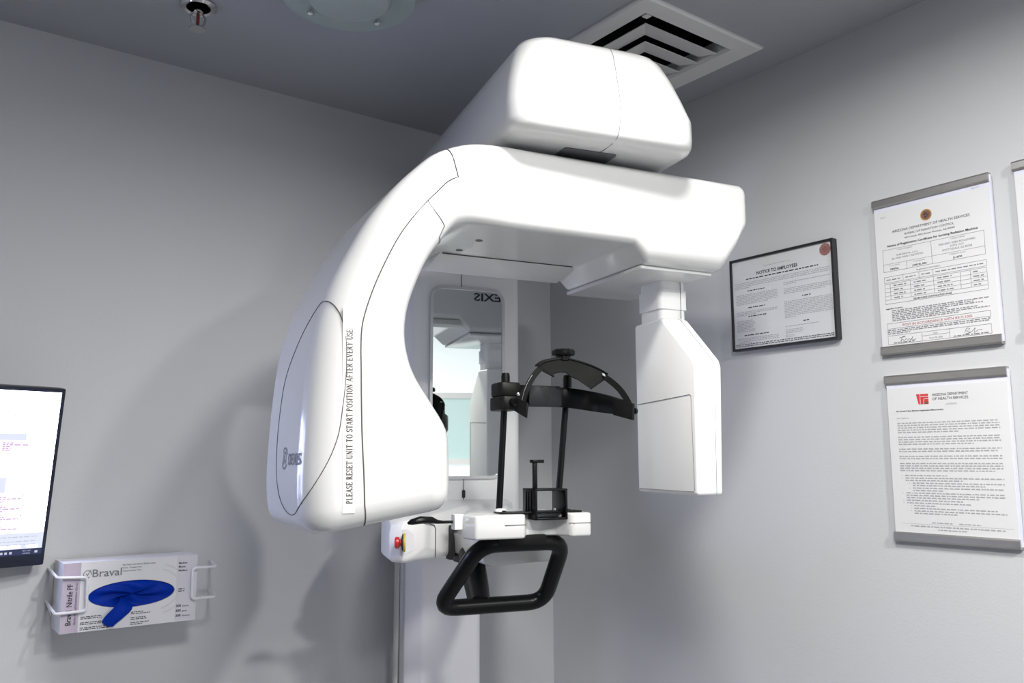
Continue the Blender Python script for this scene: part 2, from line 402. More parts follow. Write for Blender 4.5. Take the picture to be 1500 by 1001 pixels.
# rounded foot
foot = []; s0 = stn[0]; d0 = (Vector(s0[:2])-Vector(stn[2][:2])).normalized()
pd = Vector((s0[3]-s0[1], -(s0[2]-s0[0]))).normalized()
if pd.y > 0: pd = -pd
RF = .030
for k in range(5, 0, -1):
    a = R(90*k/5); ins = RF*(1-math.cos(a))*.9; adv = RF*math.sin(a)
    S_ = (s0[0]+pd.x*adv, s0[1]+pd.y*adv, s0[2]+pd.x*adv, s0[3]+pd.y*adv, *s0[4:])
    foot.append(ring(S_, ins))
end = []; s1 = stn[-1]; RE = .014
for k in range(1, 5):
    a = R(90*k/4); ins = RE*(1-math.cos(a)); adv = RE*math.sin(a)
    S_ = (s1[0]+adv, s1[1], s1[2]+adv, s1[3]+adv*.9, *s1[4:])
    end.append(ring(S_, ins))
allr = foot+main+end; NF = len(foot); NP = len(allr[0]); SPL = 2*NS+3
inner = MB(); outer = MB()
vs = [p for q in allr for p in q]
fo, fi = [], []
for k in range(len(allr)-1):
    for i in range(NP):
        q = (k*NP+i, k*NP+(i+1) % NP, (k+1)*NP+(i+1) % NP, (k+1)*NP+i)
        (fo if (i < SPL and k < NF+KS) else fi).append(q)
capA = tuple(range(NP)); capB = tuple(range((len(allr)-1)*NP, len(allr)*NP))
fo.append(capA[:SPL+1]); fi.append((0,)+capA[SPL:]); fi.append(capB)
def compact(fs):
    ix = {}; out = []
    for q in fs:
        out.append(tuple(ix.setdefault(i, len(ix)) for i in q))
    return [vs[i] for i in ix], out
v_, f_ = compact(fi)
armo = MB().add(v_, f_).build('rotating_arm', M['white'], mach, rot=CR, wn=True, angle=45)
v_, f_ = compact(fo)
oc = MB().add(v_, f_).build('outer_cover', M['white'], armo, wn=True, angle=45)
# seam between the two covers, along the front and over the top
sl = [allr[k][0]-Vector((0, .0001, 0)) for k in range(1, NF+KS+1)]+[allr[NF+KS][i] for i in range(1, NS+4)]
MB().tube(sl, .0011, 5).build('seam', M['seam'], armo)
# short joint crossing the inner half of the front
kj = NF+10*SUB+2
jl = [allr[kj][0]]+[allr[kj-2*(i > 2)][-1-i] for i in range(0, NS+1)]
MB().tube(jl, .0011, 5).build('seam', M['inkgrey'], armo)
# oval outline of the side plate
def outer_u(z):
    for i in range(len(stn)-1):
        if stn[i][1] <= z <= stn[i+1][1]:
            t = (z-stn[i][1])/(stn[i+1][1]-stn[i][1]); return stn[i][0]*(1-t)+stn[i+1][0]*t
    return stn[0][0]
def side(s, z, q=.045, d=0):
    ou = outer_u(z)-d; L = q*math.pi/2
    if s <= 0: return Vector((ou+q-s, -.0002, z))
    if s < L:
        a = s/q; return Vector((ou+q-q*math.sin(a)*1.003, q-q*math.cos(a)*1.003, z))
    return Vector((ou-.0002, q+(s-L), z))
OV = [(-.003, 1.66), (-.003, 1.71), (.004, 1.757), (.018, 1.790), (.038, 1.810), (.060, 1.816), (.085, 1.811), (.12, 1.793), (.17, 1.757), (.215, 1.715), (.228, 1.65), (.222, 1.585), (.195, 1.537), (.155, 1.518), (.11, 1.514), (.072, 1.522), (.04, 1.545), (.016, 1.580), (.001, 1.62)]
ov = []
for i in range(len(OV)):
    P = [OV[(i+j-1) % len(OV)] for j in range(4)]
    for k in range(4): ov.append(side(*[cr(*[q[j] for q in P], k/4) for j in (0, 1)]))
MB().tube(ov, .0007, 5, closed=True).build('side_plate_seam', M['seam'], armo)
# name on the side plate
tl = MB()
write(tl, 'DEXIS', 0, 0, .0165, bold=.02, align='l', width=.074, fn=lambda p, q: tuple(side(.128-p, 1.585+q, d=.0006)))
for a0, a1, rr in ((20, 150, .0145), (200, 330, .0145), (60, 250, .0085), (-60, 60, .0085), (120, 300, .004)):
    arc = []
    for k in range(11):
        a = R(a0+(a1-a0)*k/10); arc.append(a)
    va, fa = [], []
    for j, a in enumerate(arc):
        for q in (rr-.0011, rr+.0011):
            z = 1.594+q*math.sin(a)*1.05; va.append((outer_u(z)-.0006, .131-q*1.25*math.cos(a), z))
        if j: fa.append((2*j-2, 2*j-1, 2*j+1, 2*j))
    tl.add(va, fa)
tag(tl.build('logo_lettering', M['logo'], armo, smooth=False), 'dark maker name and round emblem')
# the same name on the rear of the beam, seen in the mirror
tl = MB()
write(tl, 'DEXIS', 0, 0, .021, bold=.02, align='l', width=.104, fn=lambda p, q: (.212-p, TB+.0006, 2.007+q))
tl.build('rear_lettering', M['logo'], armo, smooth=False)
# instruction tape on the front
MB().prism([(-.4192, 1.519), (-.4018, 1.519), (-.407, 1.806), (-.425, 1.806)], XZ, -.0003, .0002).build('label_tape', M['label'], armo, smooth=False)
SERIF = {  # strokes on a 0..w x 0..1 grid; 't' thick, 'n' thin
    'P': (.62, [('t', .14, 0, .14, 1), ('a', .14, .76, .36, .24, -90, 90), ('s', .14, 0), ('h', .02, .16, 1)]),
    'L': (.62, [('t', .14, 0, .14, 1), ('n', .02, .02, .58, .02), ('n', .57, 0, .59, .24), ('s', .14, 1)]),
    'E': (.66, [('t', .14, 0, .14, 1), ('n', .02, .02, .58, .02), ('n', .02, .98, .56, .98), ('n', .14, .52, .42, .52), ('n', .58, 0, .60, .24), ('n', .56, 1, .56, .78), ('n', .42, .40, .42, .64)]),
    'A': (.74, [('n', .10, 0, .37, 1), ('t', .37, 1, .64, 0), ('n', .2, .34, .54, .34), ('s', .10, 0), ('s', .64, 0)]),
    'S': (.56, [('a', .28, .76, .20, .22, 30, 270), ('a', .28, .27, .22, .25, -150, 90), ('n', .46, .98, .46, .74), ('n', .06, .26, .06, .02)]),
    'R': (.72, [('t', .14, 0, .14, 1), ('a', .14, .76, .36, .24, -90, 90), ('t', .32, .5, .60, .02), ('s', .14, 0), ('s', .62, 0), ('h', .02, .16, 1)]),
    'T': (.68, [('t', .34, 0, .34, 1), ('n', .04, .98, .64, .98), ('n', .04, 1, .04, .76), ('n', .64, 1, .64, .76), ('s', .34, 0)]),
    'U': (.76, [('t', .16, .3, .16, 1), ('n', .60, .3, .60, 1), ('a', .38, .28, .22, .27, 180, 360), ('s', .16, 1), ('s', .60, 1)]),
    'N': (.78, [('n', .16, 0, .16, 1), ('t', .14, 1, .62, .02), ('n', .62, 0, .62, 1), ('s', .16, 0), ('s', .62, 1), ('h', .02, .16, 1)]),
    'I': (.36, [('t', .18, 0, .18, 1), ('s', .18, 0), ('s', .18, 1)]),
    'O': (.78, [('a', .39, .5, .30, .49, 0, 360)]),
    'F': (.60, [('t', .14, 0, .14, 1), ('n', .02, .98, .54, .98), ('n', .14, .52, .42, .52), ('n', .54, 1, .54, .78), ('n', .42, .40, .42, .64), ('s', .14, 0)]),
    'V': (.74, [('t', .10, 1, .37, 0), ('n', .37, 0, .64, 1), ('s', .10, 1), ('s', .64, 1)]),
    'Y': (.72, [('t', .10, 1, .36, .46), ('n', .36, .46, .62, 1), ('t', .36, 0, .36, .48), ('s', .10, 1), ('s', .62, 1), ('s', .36, 0)]),
}
def serif_text(mb, body, length, cap, fn, gap=.07):
    tot = sum((SERIF[c][0]+gap) if c != ' ' else .42 for c in body); k = length/tot
    x = 0
    def seg(x0, z0, x1, z1, wd):
        d = Vector((x1-x0, z1-z0)); 
        if d.length < 1e-6: return
        nrm = Vector((-d.y, d.x)).normalized()*wd/2
        q = [(x0+nrm.x, z0+nrm.y), (x1+nrm.x, z1+nrm.y), (x1-nrm.x, z1-nrm.y), (x0-nrm.x, z0-nrm.y)]
        mb.add([fn((x+a)*k, b*cap) for a, b in q], [(0, 1, 2, 3)])
    for c in body:
        if c == ' ': x += .42; continue
        wd, strokes = SERIF[c]
        for s in strokes:
            if s[0] in 'tn': seg(*s[1:], .17 if s[0] == 't' else .08)
            elif s[0] == 's': seg(s[1]-.13, abs(s[2]-.02), s[1]+.13, abs(s[2]-.02), .05)
            elif s[0] == 'h': seg(s[1], s[3]-.02, s[2], s[3]-.02, .05)
            else:
                _, cx, cz, ra, rb, a0, a1 = s; N = 14
                for i in range(N):
                    t0 = R(a0+(a1-a0)*i/N); t1 = R(a0+(a1-a0)*(i+1)/N)
                    seg(cx+ra*math.cos(t0), cz+rb*math.sin(t0), cx+ra*math.cos(t1), cz+rb*math.sin(t1), .08+.09*abs(math.cos((t0+t1)/2)))
        x += wd+gap
tl = MB()
serif_text(tl, 'PLEASE RESET UNIT TO START POSITION AFTER EVERY USE', .241, .0085, lambda p, q: (-.4055-q-p*.021, -.0006, 1.532+p))
tag(tl.build('label_lettering', M['labelink'], armo, smooth=False), 'vertical line of serif capitals')
# lip along the rear of the beam's underside, and plate below the detector end
MB().prism([(.203, 1.953), (.2045, 1.9495), (.285, 1.934), (.299, 1.94), (.299, 1.953)], YZ, -.205, .070).build('underside_lip', M['white'], armo, bevel=.001)
MB().prism(rrect(.096, .249, .030, .296, .006, 3), XY, 1.9145, 1.921).build('slide_plate', M['white'], armo, bevel=.0015)
MB().box(-.2, .06, .2025, .2045, 1.9485, 1.951).build('underside_seam', M['seam'], armo, smooth=False)
for (x, y) in ((-.175, .10), (-.18, .175)): MB().lathe([(.006, 1.9503), (.006, 1.9495), (.0, 1.9495)], 12, (x, y, 0)).build('screw_hole', M['recess'], armo)

# --- detector hanging from the arm
def CY(p, d): return (d, p[0], p[1])
dn = MB().prism(rrect(.182, .240, .098, .166, .010, 4), XY, 1.83, 1.9145)
neck = dn.build('detector_neck', M['white2'], mach, rot=CR)
MB().prism(rrect(.179, .243, .095, .169, .011, 4), XY, 1.862, 1.898).build('neck_sleeve', M['white2'], neck)
MB().box(.2245, .2255, .0943, .0955, 1.845, 1.914).build('seam', M['inkgrey'], neck, smooth=False)
dp = [(.004, 1.530), (.182, 1.532), (.182, 1.842), (.098, 1.845), (.090, 1.842), (.004, 1.760), (-.001, 1.748)]
dh = MB().prism(dp, lambda p, d: (d+(p[1]-1.53)*.010*(1 if d > .2 else -.0), p[0], p[1]), .180, .234)
det = dh.build('detector_housing', M['white2'], mach, bevel=.006, seg=3, rot=CR)
MB().tube([(.1797, y, z) for y, z in [(.175, 1.692), (.0165, 1.7), (.0135, 1.697), (.0115, 1.54), (.014, 1.5365), (.175, 1.538)]], .0006, 5).build('panel_seam', M['inkgrey'], det)
sml = [(.2195, .0984, 1.8452), (.2195, .088, 1.8408), (.2195, .003, 1.7597), (.2195, -.0008, 1.748), (.2195, .0038, 1.531)]
MB().tube(sml, .0005, 5).build('rear_seam', M['inkgrey'], det)

# --- chin support: white body in two jaws, black cup
cs = MB()
zb, zt = 1.459, 1.499
body = [(-.130, .30), (-.157, .235), (-.176, .185), (-.163, .152), (-.078, .150), (-.072, .156), (-.070, .168), (-.060, .185), (-.03, .192), (-.005, .185), (.006, .168), (.010, .155), (.016, .150), (.047, .150), (.053, .157), (.055, .20), (.04, .27), (.02, .31)]
cs.prism(body, XY, zb, zt)
chin = cs.build('chin_support', M['white'], mach, bevel=.005, seg=3)
MB().tube([(-.112, .1497, 1.482), (-.079, .1497, 1.482), (-.0715, .1555, 1.482)], .0006, 5).build('seam', M['seam'], chin)
MB().tube([(.0095, .1555, 1.482), (.016, .1497, 1.482), (.047, .1497, 1.482), (.0533, .157, 1.482), (.0548, .19, 1.482)], .0006, 5).build('seam', M['seam'], chin)
bk = MB().box(-.189, -.172, .185, .205, 1.474, 1.500).build('lever_bracket', M['white2'], chin, bevel=.002)
lv = MB()
for q in ([(-.180, .198, 1.487), (-.205, .198, 1.487), (-.216, .198, 1.488), (-.226, .196, 1.491), (-.245, .194, 1.492), (-.262, .192, 1.489), (-.268, .192, 1.487)],):
    lv.tube(q, [.0042, .0042, .006, .0095, .0105, .0075, .003], 10, flat=.62)
tag(lv.build('lever', M['black'], chin), 'black paddle lever')
for x in (-.1005, .0116): MB().lathe([(.011, 1.498), (.010, 1.505), (.006, 1.507)], 16, (x, .20, 0)).build('rod_socket', M['white2'], chin)
# cup
cup = MB().prism(rrect(-.112, .042, .168, .205, .003, 2), XY, 1.499, 1.502).build('chin_rest', M['black'], mach, bevel=.0006)
a0, a1, b0, b1, q0, q1 = -.054, .007, .155, .212, 1.488, 1.541
for nm, g in (('cup_wall', (a0, a0+.004, b0, b1, q0, q1)), ('cup_wall', (a1-.004, a1, b0, b1, q0, q1)), ('cup_top', (a0, a1, b0, b1, q1-.0035, q1)), ('cup_floor', (a0, a1, b0, b1, q0, q0+.004))):
    MB().box(*g).build(nm, M['black'], cup, bevel=.0007)
for bb in (.172, .182, .192): MB().box(a0-.002, a0, bb, bb+.004, 1.502, 1.538).build('cup_rib', M['black'], cup, bevel=.0005)
MB().box(a0+.004, a0+.014, .185, .209, q0+.004, q1-.004).build('cup_web', M['black'], cup, bevel=.0005)
MB().box(-.048, -.041, .175, .183, q1, 1.588).build('bite_post', M['black'], cup, bevel=.0008)
MB().prism(rrect(-.052, -.028, .173, .187, .003, 3), XY, 1.585, 1.591).build('bite_cap', M['black'], cup, bevel=.001)
for x in (-.100, .022): MB().lathe([(.004, 1.502), (.0035, 1.504), (.001, 1.5045)], 12, (x, .185, 0)).build('screw', M['matblack'], cup)

# --- grab handle below the chin support
def arcpath(pts, rad, n=6):
    out = [Vector(pts[0])]
    for i in range(1, len(pts)-1):
        p = Vector(pts[i]); a = (Vector(pts[i-1])-p).normalized(); b = (Vector(pts[i+1])-p).normalized()
        s = p+a*rad; e = p+b*rad
        for k in range(n+1):
            t = k/n; out.append(s*(1-t)**2+p*2*t*(1-t)+e*t*t)
    return out+[Vector(pts[-1])]
hp = [(-.06, .2, 1.447), (-.138, .20, 1.447), (-.186, .285, 1.331), (.018, .285, 1.331), (.020, .20, 1.447), (-.06, .2, 1.447)]
hnd = MB().tube(arcpath(hp, .034), .0145, 14).build('grab_handle', M['black'], mach)
MB().tube([(-.108, .285, 1.333), (-.092, .35, 1.36), (-.078, .42, 1.408)], [.020, .0235, .025], 14).build('handle_stem', M['black'], hnd)
MB().prism(rrect(-.105, -.03, .38, .46, .012, 4), XY, 1.392, 1.402).build('stem_flange', M['black'], hnd, bevel=.001)
cl = MB().prism(rrect(-.11, -.02, 1.444, 1.462, .004, 3), XZ, .185, .225).build('clamp', M['matblack'], hnd, bevel=.002)

# --- head support on two rods
def smooth_path(p, n=5):
    out = []
    for i in range(len(p)-1):
        P = [p[max(i-1, 0)], p[i], p[i+1], p[min(i+2, len(p)-1)]]
        for k in range(n): out.append(tuple(cr(*[q[j] for q in P], k/n) for j in range(len(p[0]))))
    return out+[p[-1]]
# band: plan position, lower and upper edge; the temples come forward and dip
BAND = smooth_path([(-.0956, .195, 1.684, 1.722), (-.066, .197, 1.684, 1.723), (-.0255, .199, 1.685, 1.7225), (.0163, .196, 1.6846, 1.7205), (.041, .182, 1.681, 1.7176), (.0615, .160, 1.676, 1.7116), (.0728, .125, 1.671, 1.7032), (.0805, .09, 1.6665, 1.6939), (.086, .070, 1.663, 1.689)])
rs_ = []
for i, (x, y, z0, z1) in enumerate(BAND):
    t = (Vector(BAND[min(i+1, len(BAND)-1)][:2])-Vector(BAND[max(i-1, 0)][:2])).normalized(); n = Vector((-t.y, t.x))*.005
    rs_.append([(x-n.x, y-n.y, z0), (x+n.x, y+n.y, z0), (x+n.x, y+n.y, z1), (x-n.x, y-n.y, z1)])
hr = MB().rings(rs_).build('head_band', M['black'], mach, bevel=.0016)
for (x, zb_, xt) in ((-.1005, 1.50, -.0871), (.0116, 1.50, .0352)):
    rod = MB().tube([(x, .208, zb_), (xt, .208, 1.736)], .0058, 12).build('rod', M['black'], hr)
    MB().lathe([(.0078, 1.722), (.0078, 1.738), (.0068, 1.744), (.003, 1.745)], 16, (xt-.0005, .208, 0)).build('rod_cap', M['matblack'], rod)
MB().prism(rrect(-.115, -.076, .158, .222, .011, 4), XY, 1.676, 1.700).build('clamp_body', M['matblack'], hr, bevel=.003)
MB().prism(rrect(-.113, -.070, .172, .222, .011, 4), XY, 1.7005, 1.7255).build('clamp_body', M['matblack'], hr, bevel=.004)
tag(MB().prism(rrect(-.053, .010, 1.685, 1.7215, .004, 3), XZ, .181, .194).build('forehead_pad', M['pad'], hr, bevel=.002), 'flat slate grey pad')
def plate(pts, th, name):
    a = Vector(pts[1])-Vector(pts[0]); b = Vector(pts[3])-Vector(pts[0]); n = a.cross(b).normalized()*th
    return MB().add([Vector(p)+n for p in pts]+[Vector(p)-n for p in pts], [(0, 1, 2, 3), (7, 6, 5, 4), (0, 4, 5, 1), (1, 5, 6, 2), (2, 6, 7, 3), (3, 7, 4, 0)]).build(name, M['matblack'], hr, bevel=.001)
plate([(-.0893, .150, 1.6975), (-.0825, .118, 1.685), (-.085, .118, 1.660), (-.0935, .150, 1.6735)], .0018, 'temple_plate')
MB().tube([(-.098, .172, 1.692), (-.0915, .150, 1.688)], .007, 12).build('pivot', M['matblack'], hr)
plate([(.0685, .094, 1.6955), (.0855, .056, 1.6845), (.0840, .056, 1.6560), (.0675, .094, 1.6665)], .0032, 'temple_plate')
disc(MB(), (.0885, .062, 1.672), (.92, .38, 0), [(.0055, .0), (.0055, .005), (.003, .0065)], 12).build('screw', M['matblack'], hr)
for p in ((-.0875, .149, 1.7022), (-.0905, .1485, 1.6834)): disc(MB(), p, (-.2, -1, 0), [(.0028, -.002), (.0028, .001), (.001, .002)], 10).build('pin', M['steel'], hr)
# strap over the top with its adjusting knob
up = smooth_path([(-.0823, .155, 1.6803), (-.0762, .157, 1.7065), (-.0645, .160, 1.7297), (-.0475, .163, 1.7498), (-.0308, .165, 1.7615), (-.0117, .163, 1.7663), (.0083, .160, 1.7686), (.0283, .154, 1.7639), (.0492, .142, 1.7549), (.0657, .122, 1.7413), (.0776, .095, 1.7214), (.0837, .078, 1.7037), (.0871, .066, 1.6866)], 5)
N_ = len(up); rsx = []
for i, p in enumerate(up):
    k = i/5
    h = .0105
    if 3.4 <= k <= 9.0:
        q = (k-3.4)/5.6; h = .0355-.0075*math.sin(math.pi*min(1, q/.55))+.002*(q > .55)
    a = (Vector(up[min(i+1, N_-1)])-Vector(up[max(i-1, 0)])).normalized()
    dn_ = Vector((0, -.62, -1)) if 3.4 <= k <= 9.0 else Vector((.0, -.35, -1)); dn_ = (dn_-a*dn_.dot(a)).normalized(); nn = a.cross(dn_).normalized()*.0011
    P = Vector(p); rsx.append([P+nn, P-nn, P+dn_*h-nn, P+dn_*h+nn])
MB().rings(rsx).build('strap', M['strap'], hr, angle=30)
rsx = []
for i in range(16, 47):
    P = Vector(up[i]); rsx.append([P+Vector((0, -.004, .0)), P+Vector((0, .012, .002)), P+Vector((0, .012, .0045)), P+Vector((0, -.004, .0024))])
MB().rings(rsx).build('strap_rim', M['matblack'], hr, angle=30)
MB().tube([tuple(Vector(up[i])+Vector((.0008, -.004, -.001))) for i in range(0, 13)], .0005, 6).build('bright_edge', M['steel'], hr)
MB().lathe([(.012, 1.766), (.012, 1.774), (.0185, 1.775), (.020, 1.777), (.020, 1.783), (.017, 1.786), (.004, 1.7865)], 54, (.0075, .166, 0), wob=lambda a: 1+.05*math.cos(9*a)).build('knob', M['black'], hr)
plate([(.060, .1205, 1.7415), (.0635, .1165, 1.7395), (.0635, .1135, 1.7345), (.060, .1175, 1.7365)], .0006, 'strap_slot').data.materials[0] = M['inkfine']

# cable hanging beside the column
MB().tube([(-.146, .735, .034), (-.145, .735, .5), (-.147, .735, 1.0), (-.145, .735, 1.384)], .006, 8).build('power_cable', M['cable'], mach)

# ------------------------------------------------------------------ computer screen on the left wall
mon = thing('computer_monitor', (.283, YW-.055, 1.565), R(13), 'black framed computer monitor showing a white schedule, by the left edge', 'monitor')
tilt = Matrix.Rotation(R(8.5), 4, 'X')
MWd, MHt = .545, .324
def scr(mb_fn, name, m, parent, **k):
    o = mb_fn.build(name, m, parent, **k)
    return o
def mon_part(mb, name, m, parent, **k):
    mb.v = [tuple(tilt @ Vector(p)) for p in mb.v]; return mb.build(name, m, parent, **k)
bz = mon_part(MB().box(-MWd, 0, -.012, .020, -MHt/2, MHt/2), 'monitor_case', M['navy'], mon, bevel=.003)
sx1, sz0, sz1 = -.008, -MHt/2+.022, MHt/2-.008
sd = mon_part(MB().box(-MWd+.008, sx1, -.0128, -.0122, sz0, sz1), 'screen', M['screen'], mon, smooth=False)
e = -.0134
mon_part(MB().quad(-.35, sx1-.05, sz1-.10, sz1-.076, e).quad(-.35, -.082, -.028, .0, e), 'schedule_block', M['screengrey'], sd, smooth=False)
pk_ = MB()
for z in (-.030, -.048, -.066, -.084): pk_.quad(-.35, -.055, z-.015, z, e-.0002)
mon_part(pk_.quad(-.35, -.05, .046, .066, e-.0002), 'appointment_block', M['screenpink'], sd, smooth=False)
tx = MB()
for z in (.063, -.033, -.051, -.069, -.087):
    greek(tx, -.096, -.078, z-.003, .0020, e-.0005); greek(tx, -.096, -.048, z-.0062, .0020, e-.0005)
    for k in range(3): greek(tx, -.096, -.082, z-.0094-.0032*k, .0018, e-.0005)
for z in (.063, -.033, -.051, -.069):
    greek(tx, -.25, -.13, z-.003, .0020, e-.0005); greek(tx, -.25, -.14, z-.0062, .0020, e-.0005)
mon_part(tx, 'screen_lettering', M['screentext'], sd, smooth=False)
ft = MB()
for k in range(24): greek(ft, -.040, -.034+.004*(k % 3), .112-k*.0085, .0012, e-.0005)
for (x, z) in ((-.026, .131), (-.016, .131)):
    for k in range(10):
        a = R(36*k); ft.quad(x+.0038*math.cos(a)-.0007, x+.0038*math.cos(a)+.0007, z+.0038*math.sin(a)-.0007, z+.0038*math.sin(a)+.0007, e-.0005)
for z in (.124, .117, .110): greek(ft, -.026, -.012, z, .0018, e-.0005)
for z in (-.108, -.116, -.122): greek(ft, -.25, -.018, z, .0018, e-.0009)
mon_part(ft, 'faint_screen_print', M['screenfaint'], sd, smooth=False)
for q in ((-.042, -.030, .0645, .0665), (-.052, -.050, -.034, -.031), (-.052, -.050, -.052, -.049), (-.052, -.050, -.07, -.067), (-.083, -.081, .108, .111)): mon_part(MB().quad(*q, e-.0005), 'red_marker', M['screenred'], sd, smooth=False)
mon_part(MB().quad(-.35, sx1, -.130, -.100, e-.0003), 'message_panel', M['screengrey'], sd, smooth=False)
mon_part(MB().quad(-.08, -.045, -.127, -.122, e-.0012).quad(-.035, -.016, -.127, -.122, e-.0012), 'message_button', M['screen'], sd, smooth=False)
mon_part(MB().quad(-MWd+.008, sx1, sz0, sz0+.011, e-.0005), 'taskbar', M['taskbar'], sd, smooth=False)
tb = MB()
for x in (-.085, -.077, -.070, -.062): tb.quad(x, x+.0042, sz0+.003, sz0+.007, e-.001)
write(tb, '10:01 AM', -.034, sz0+.0062, .0026, e-.001); write(tb, '4/9/2025', -.034, sz0+.0016, .0026, e-.001)
tb.quad(-.020, -.015, sz0+.003, sz0+.007, e-.001)
mon_part(tb, 'taskbar_icons', M['screenfaint'], sd, smooth=False)
mon_part(MB().box(-.33, -.21, .018, .05, -.06, .06), 'wall_bracket', M['navy'], mon, bevel=.003)

# ------------------------------------------------------------------ glove box in its wire holder
GX, GZ = .4235, 1.285
gy0, gy1 = -.094, -.008                    # front and back of the carton, from the wall
gb = thing('glove_box', (GX, YW, GZ), 0, 'white and lilac carton of nitrile gloves lying in a wall holder', 'box')
hw, hh = .1185, .123
oval = [(.001+.0765*math.cos(2*math.pi*k/40), .060+.0245*math.sin(2*math.pi*k/40)) for k in range(40)]
# carton: front with oval hole + other sides
g = MB(); nO = 40
per = []
for k in range(40):
    a = 2*math.pi*k/40; dx, dz = math.cos(a), math.sin(a)
    t = min((hw/abs(dx)) if abs(dx) > 1e-6 else 9, (hh/2/abs(dz)) if abs(dz) > 1e-6 else 9); per.append((dx*t, hh/2+dz*t))
rc = [(-hw, 0), (hw, 0), (hw, hh), (-hw, hh)]
for cpt in rc:
    j = min(range(40), key=lambda k: (per[k][0]-cpt[0])**2+(per[k][1]-cpt[1])**2); per[j] = cpt
g.rings([[(p[0], gy1, p[1]) for p in per], [(p[0], gy0, p[1]) for p in per], [(p[0], gy0, p[1]) for p in oval], [(p[0], gy0+.012, p[1]) for p in oval]], cap=False)
g.add([(x, gy1, z) for x, z in rc], [(0, 1, 2, 3)])
cart = g.build('carton', M['carton'], gb, smooth=False)
e = gy0-.0004
lp = MB().quad(-hw, -hw+.029, 0, hh, e)
lp.build('lilac_panel', M['lilac'], cart, smooth=False)
pp = MB().quad(.080, hw, .002, hh, e+.0001); 
for rr in (.050, .062):
    va, fa = [], []
    for k in range(15):
        a = R(-70+140*k/14)
        for q in (rr, rr+.003): va.append((.036+q*1.0*math.cos(a), e-.0001, .064+q*.75*math.sin(a)))
        if k: fa.append((2*k-2, 2*k-1, 2*k+1, 2*k))
    pp.add(va, fa)
pp.build('pale_print', M['palelilac'], cart, smooth=False)
tl = MB(); tg = MB()
e2 = e-.0003
write(tg, 'Braval', -.070, .0955, .0145, e2, 'l', width=.050, bold=.008)
write(tl, 'Braval', 0, 0, .0095, bold=.02, align='l', width=.026, fn=lambda p, q: (-.1015-q, e2, .014+p))
write(tl, 'Nitrile PF', 0, 0, .0095, bold=.02, align='l', width=.040, fn=lambda p, q: (-.1015-q, e2, .046+p))
write(tl, 'Nitrile Medical Examination Gloves', 0, 0, .0042, align='l', width=.074, fn=lambda p, q: (-.0935-q, e2, .014+p))
for z, s in ((.1125, 'Not Made with Natural Rubber Latex'), (.107, 'Nitrile - Powder-Free'), (.1015, 'Textured Finger Tips')): write(tl, s, -.019, z, .0028, e2, 'l')
for z, s in ((.108, 'Medium'), (.101, 'Moyen'), (.094, 'Mediano')): write(tl, s, .083, z, .0036, e2, 'l', bold=.02)
for z, s, s2 in ((.027, '300', 'Gloves'), (.018, '300', 'gants'), (.009, '300', 'Guantes')):
    write(tl, s, .081, z, .0048, e2, 'l', bold=.025); write(tl, s2, .093, z, .0032, e2, 'l', bold=.01)
for z in (.0255, .0225, .0155, .0125, .0065, .0035): greek(tl, -.086, -.05 if z > .02 else -.035, z, .0013, e2); greek(tl, .0, .035, z, .0013, e2, last=random.uniform(.5, 1))
for z in (.060, .056): greek(tl, .084, .096, z, .0016, e2)
tl.build('lettering', M['ink'], cart, smooth=False)
for a0, a1, rr in ((-20, 310, .0064),):
    va, fa = [], []
    for k in range(21):
        a = R(a0+(a1-a0)*k/20)
        for q in (rr-.0006, rr+.0006): va.append((-.0785+q*math.cos(a), e2, .1015+q*math.sin(a)))
        if k: fa.append((2*k-2, 2*k-1, 2*k+1, 2*k))
    tg.add(va, fa)
tg.add([(-.0815, e2, .103), (-.080, e2, .103), (-.0788, e2, .1), (-.0735, e2, .1095), (-.0725, e2, .1095), (-.0785, e2, .0975)], [(0, 1, 2, 5), (2, 3, 4, 5)])
tg.build('brand_lettering', M['inkgrey'], cart, smooth=False)
# gloves showing in the opening and the one hanging out
gl = MB(); rsx = []
for j in range(9):
    t = j/8; rsx.append([((.001+.0755*(1-t)*math.cos(2*math.pi*k/40)), gy0+.003+.0*t-.004*math.sin(t*3)*math.sin(5*2*math.pi*k/40+t*4)*(t > 0)-.006*math.sin(math.pi*t)*math.cos(2*math.pi*k/40-1.2), .060+.0240*(1-t)*math.sin(2*math.pi*k/40)) for k in range(40)])
gl.rings(rsx, cap=False)
glo = tag(gl.build('glove_bundle', M['nitrile'], angle=80), 'bundle of blue gloves filling the oval opening of the glove carton', 'gloves'); glo.location = (GX, YW, GZ)
hg = MB()
pth = smooth_path([(-.006, -.089, .046), (-.012, -.097, .038), (-.023, -.099, .028), (-.036, -.0985, .016), (-.042, -.098, .007)], 4)
rsx = []
for i, p in enumerate(pth):
    t = i/(len(pth)-1); P = Vector(p); d = (Vector(pth[min(i+1, len(pth)-1)])-Vector(pth[max(i-1, 0)])).normalized()
    a = d.cross(Vector((0, 1, 0))).normalized(); wd = .0155*(1-.25*t)*(1 if t < .85 else math.sqrt(max(.06, 1-((t-.85)/.15)**2)))
    rsx.append([P+a*wd*math.cos(2*math.pi*k/14)+Vector((0, .0026*math.sin(2*math.pi*k/14)+.0012*math.cos(6*math.pi*k/14), 0)) for k in range(14)])
hg.rings(rsx)
hgo = tag(hg.build('pulled_glove', M['nitrile'], angle=80), 'blue glove finger hanging out of the glove carton', 'glove'); hgo.location = (GX, YW, GZ)
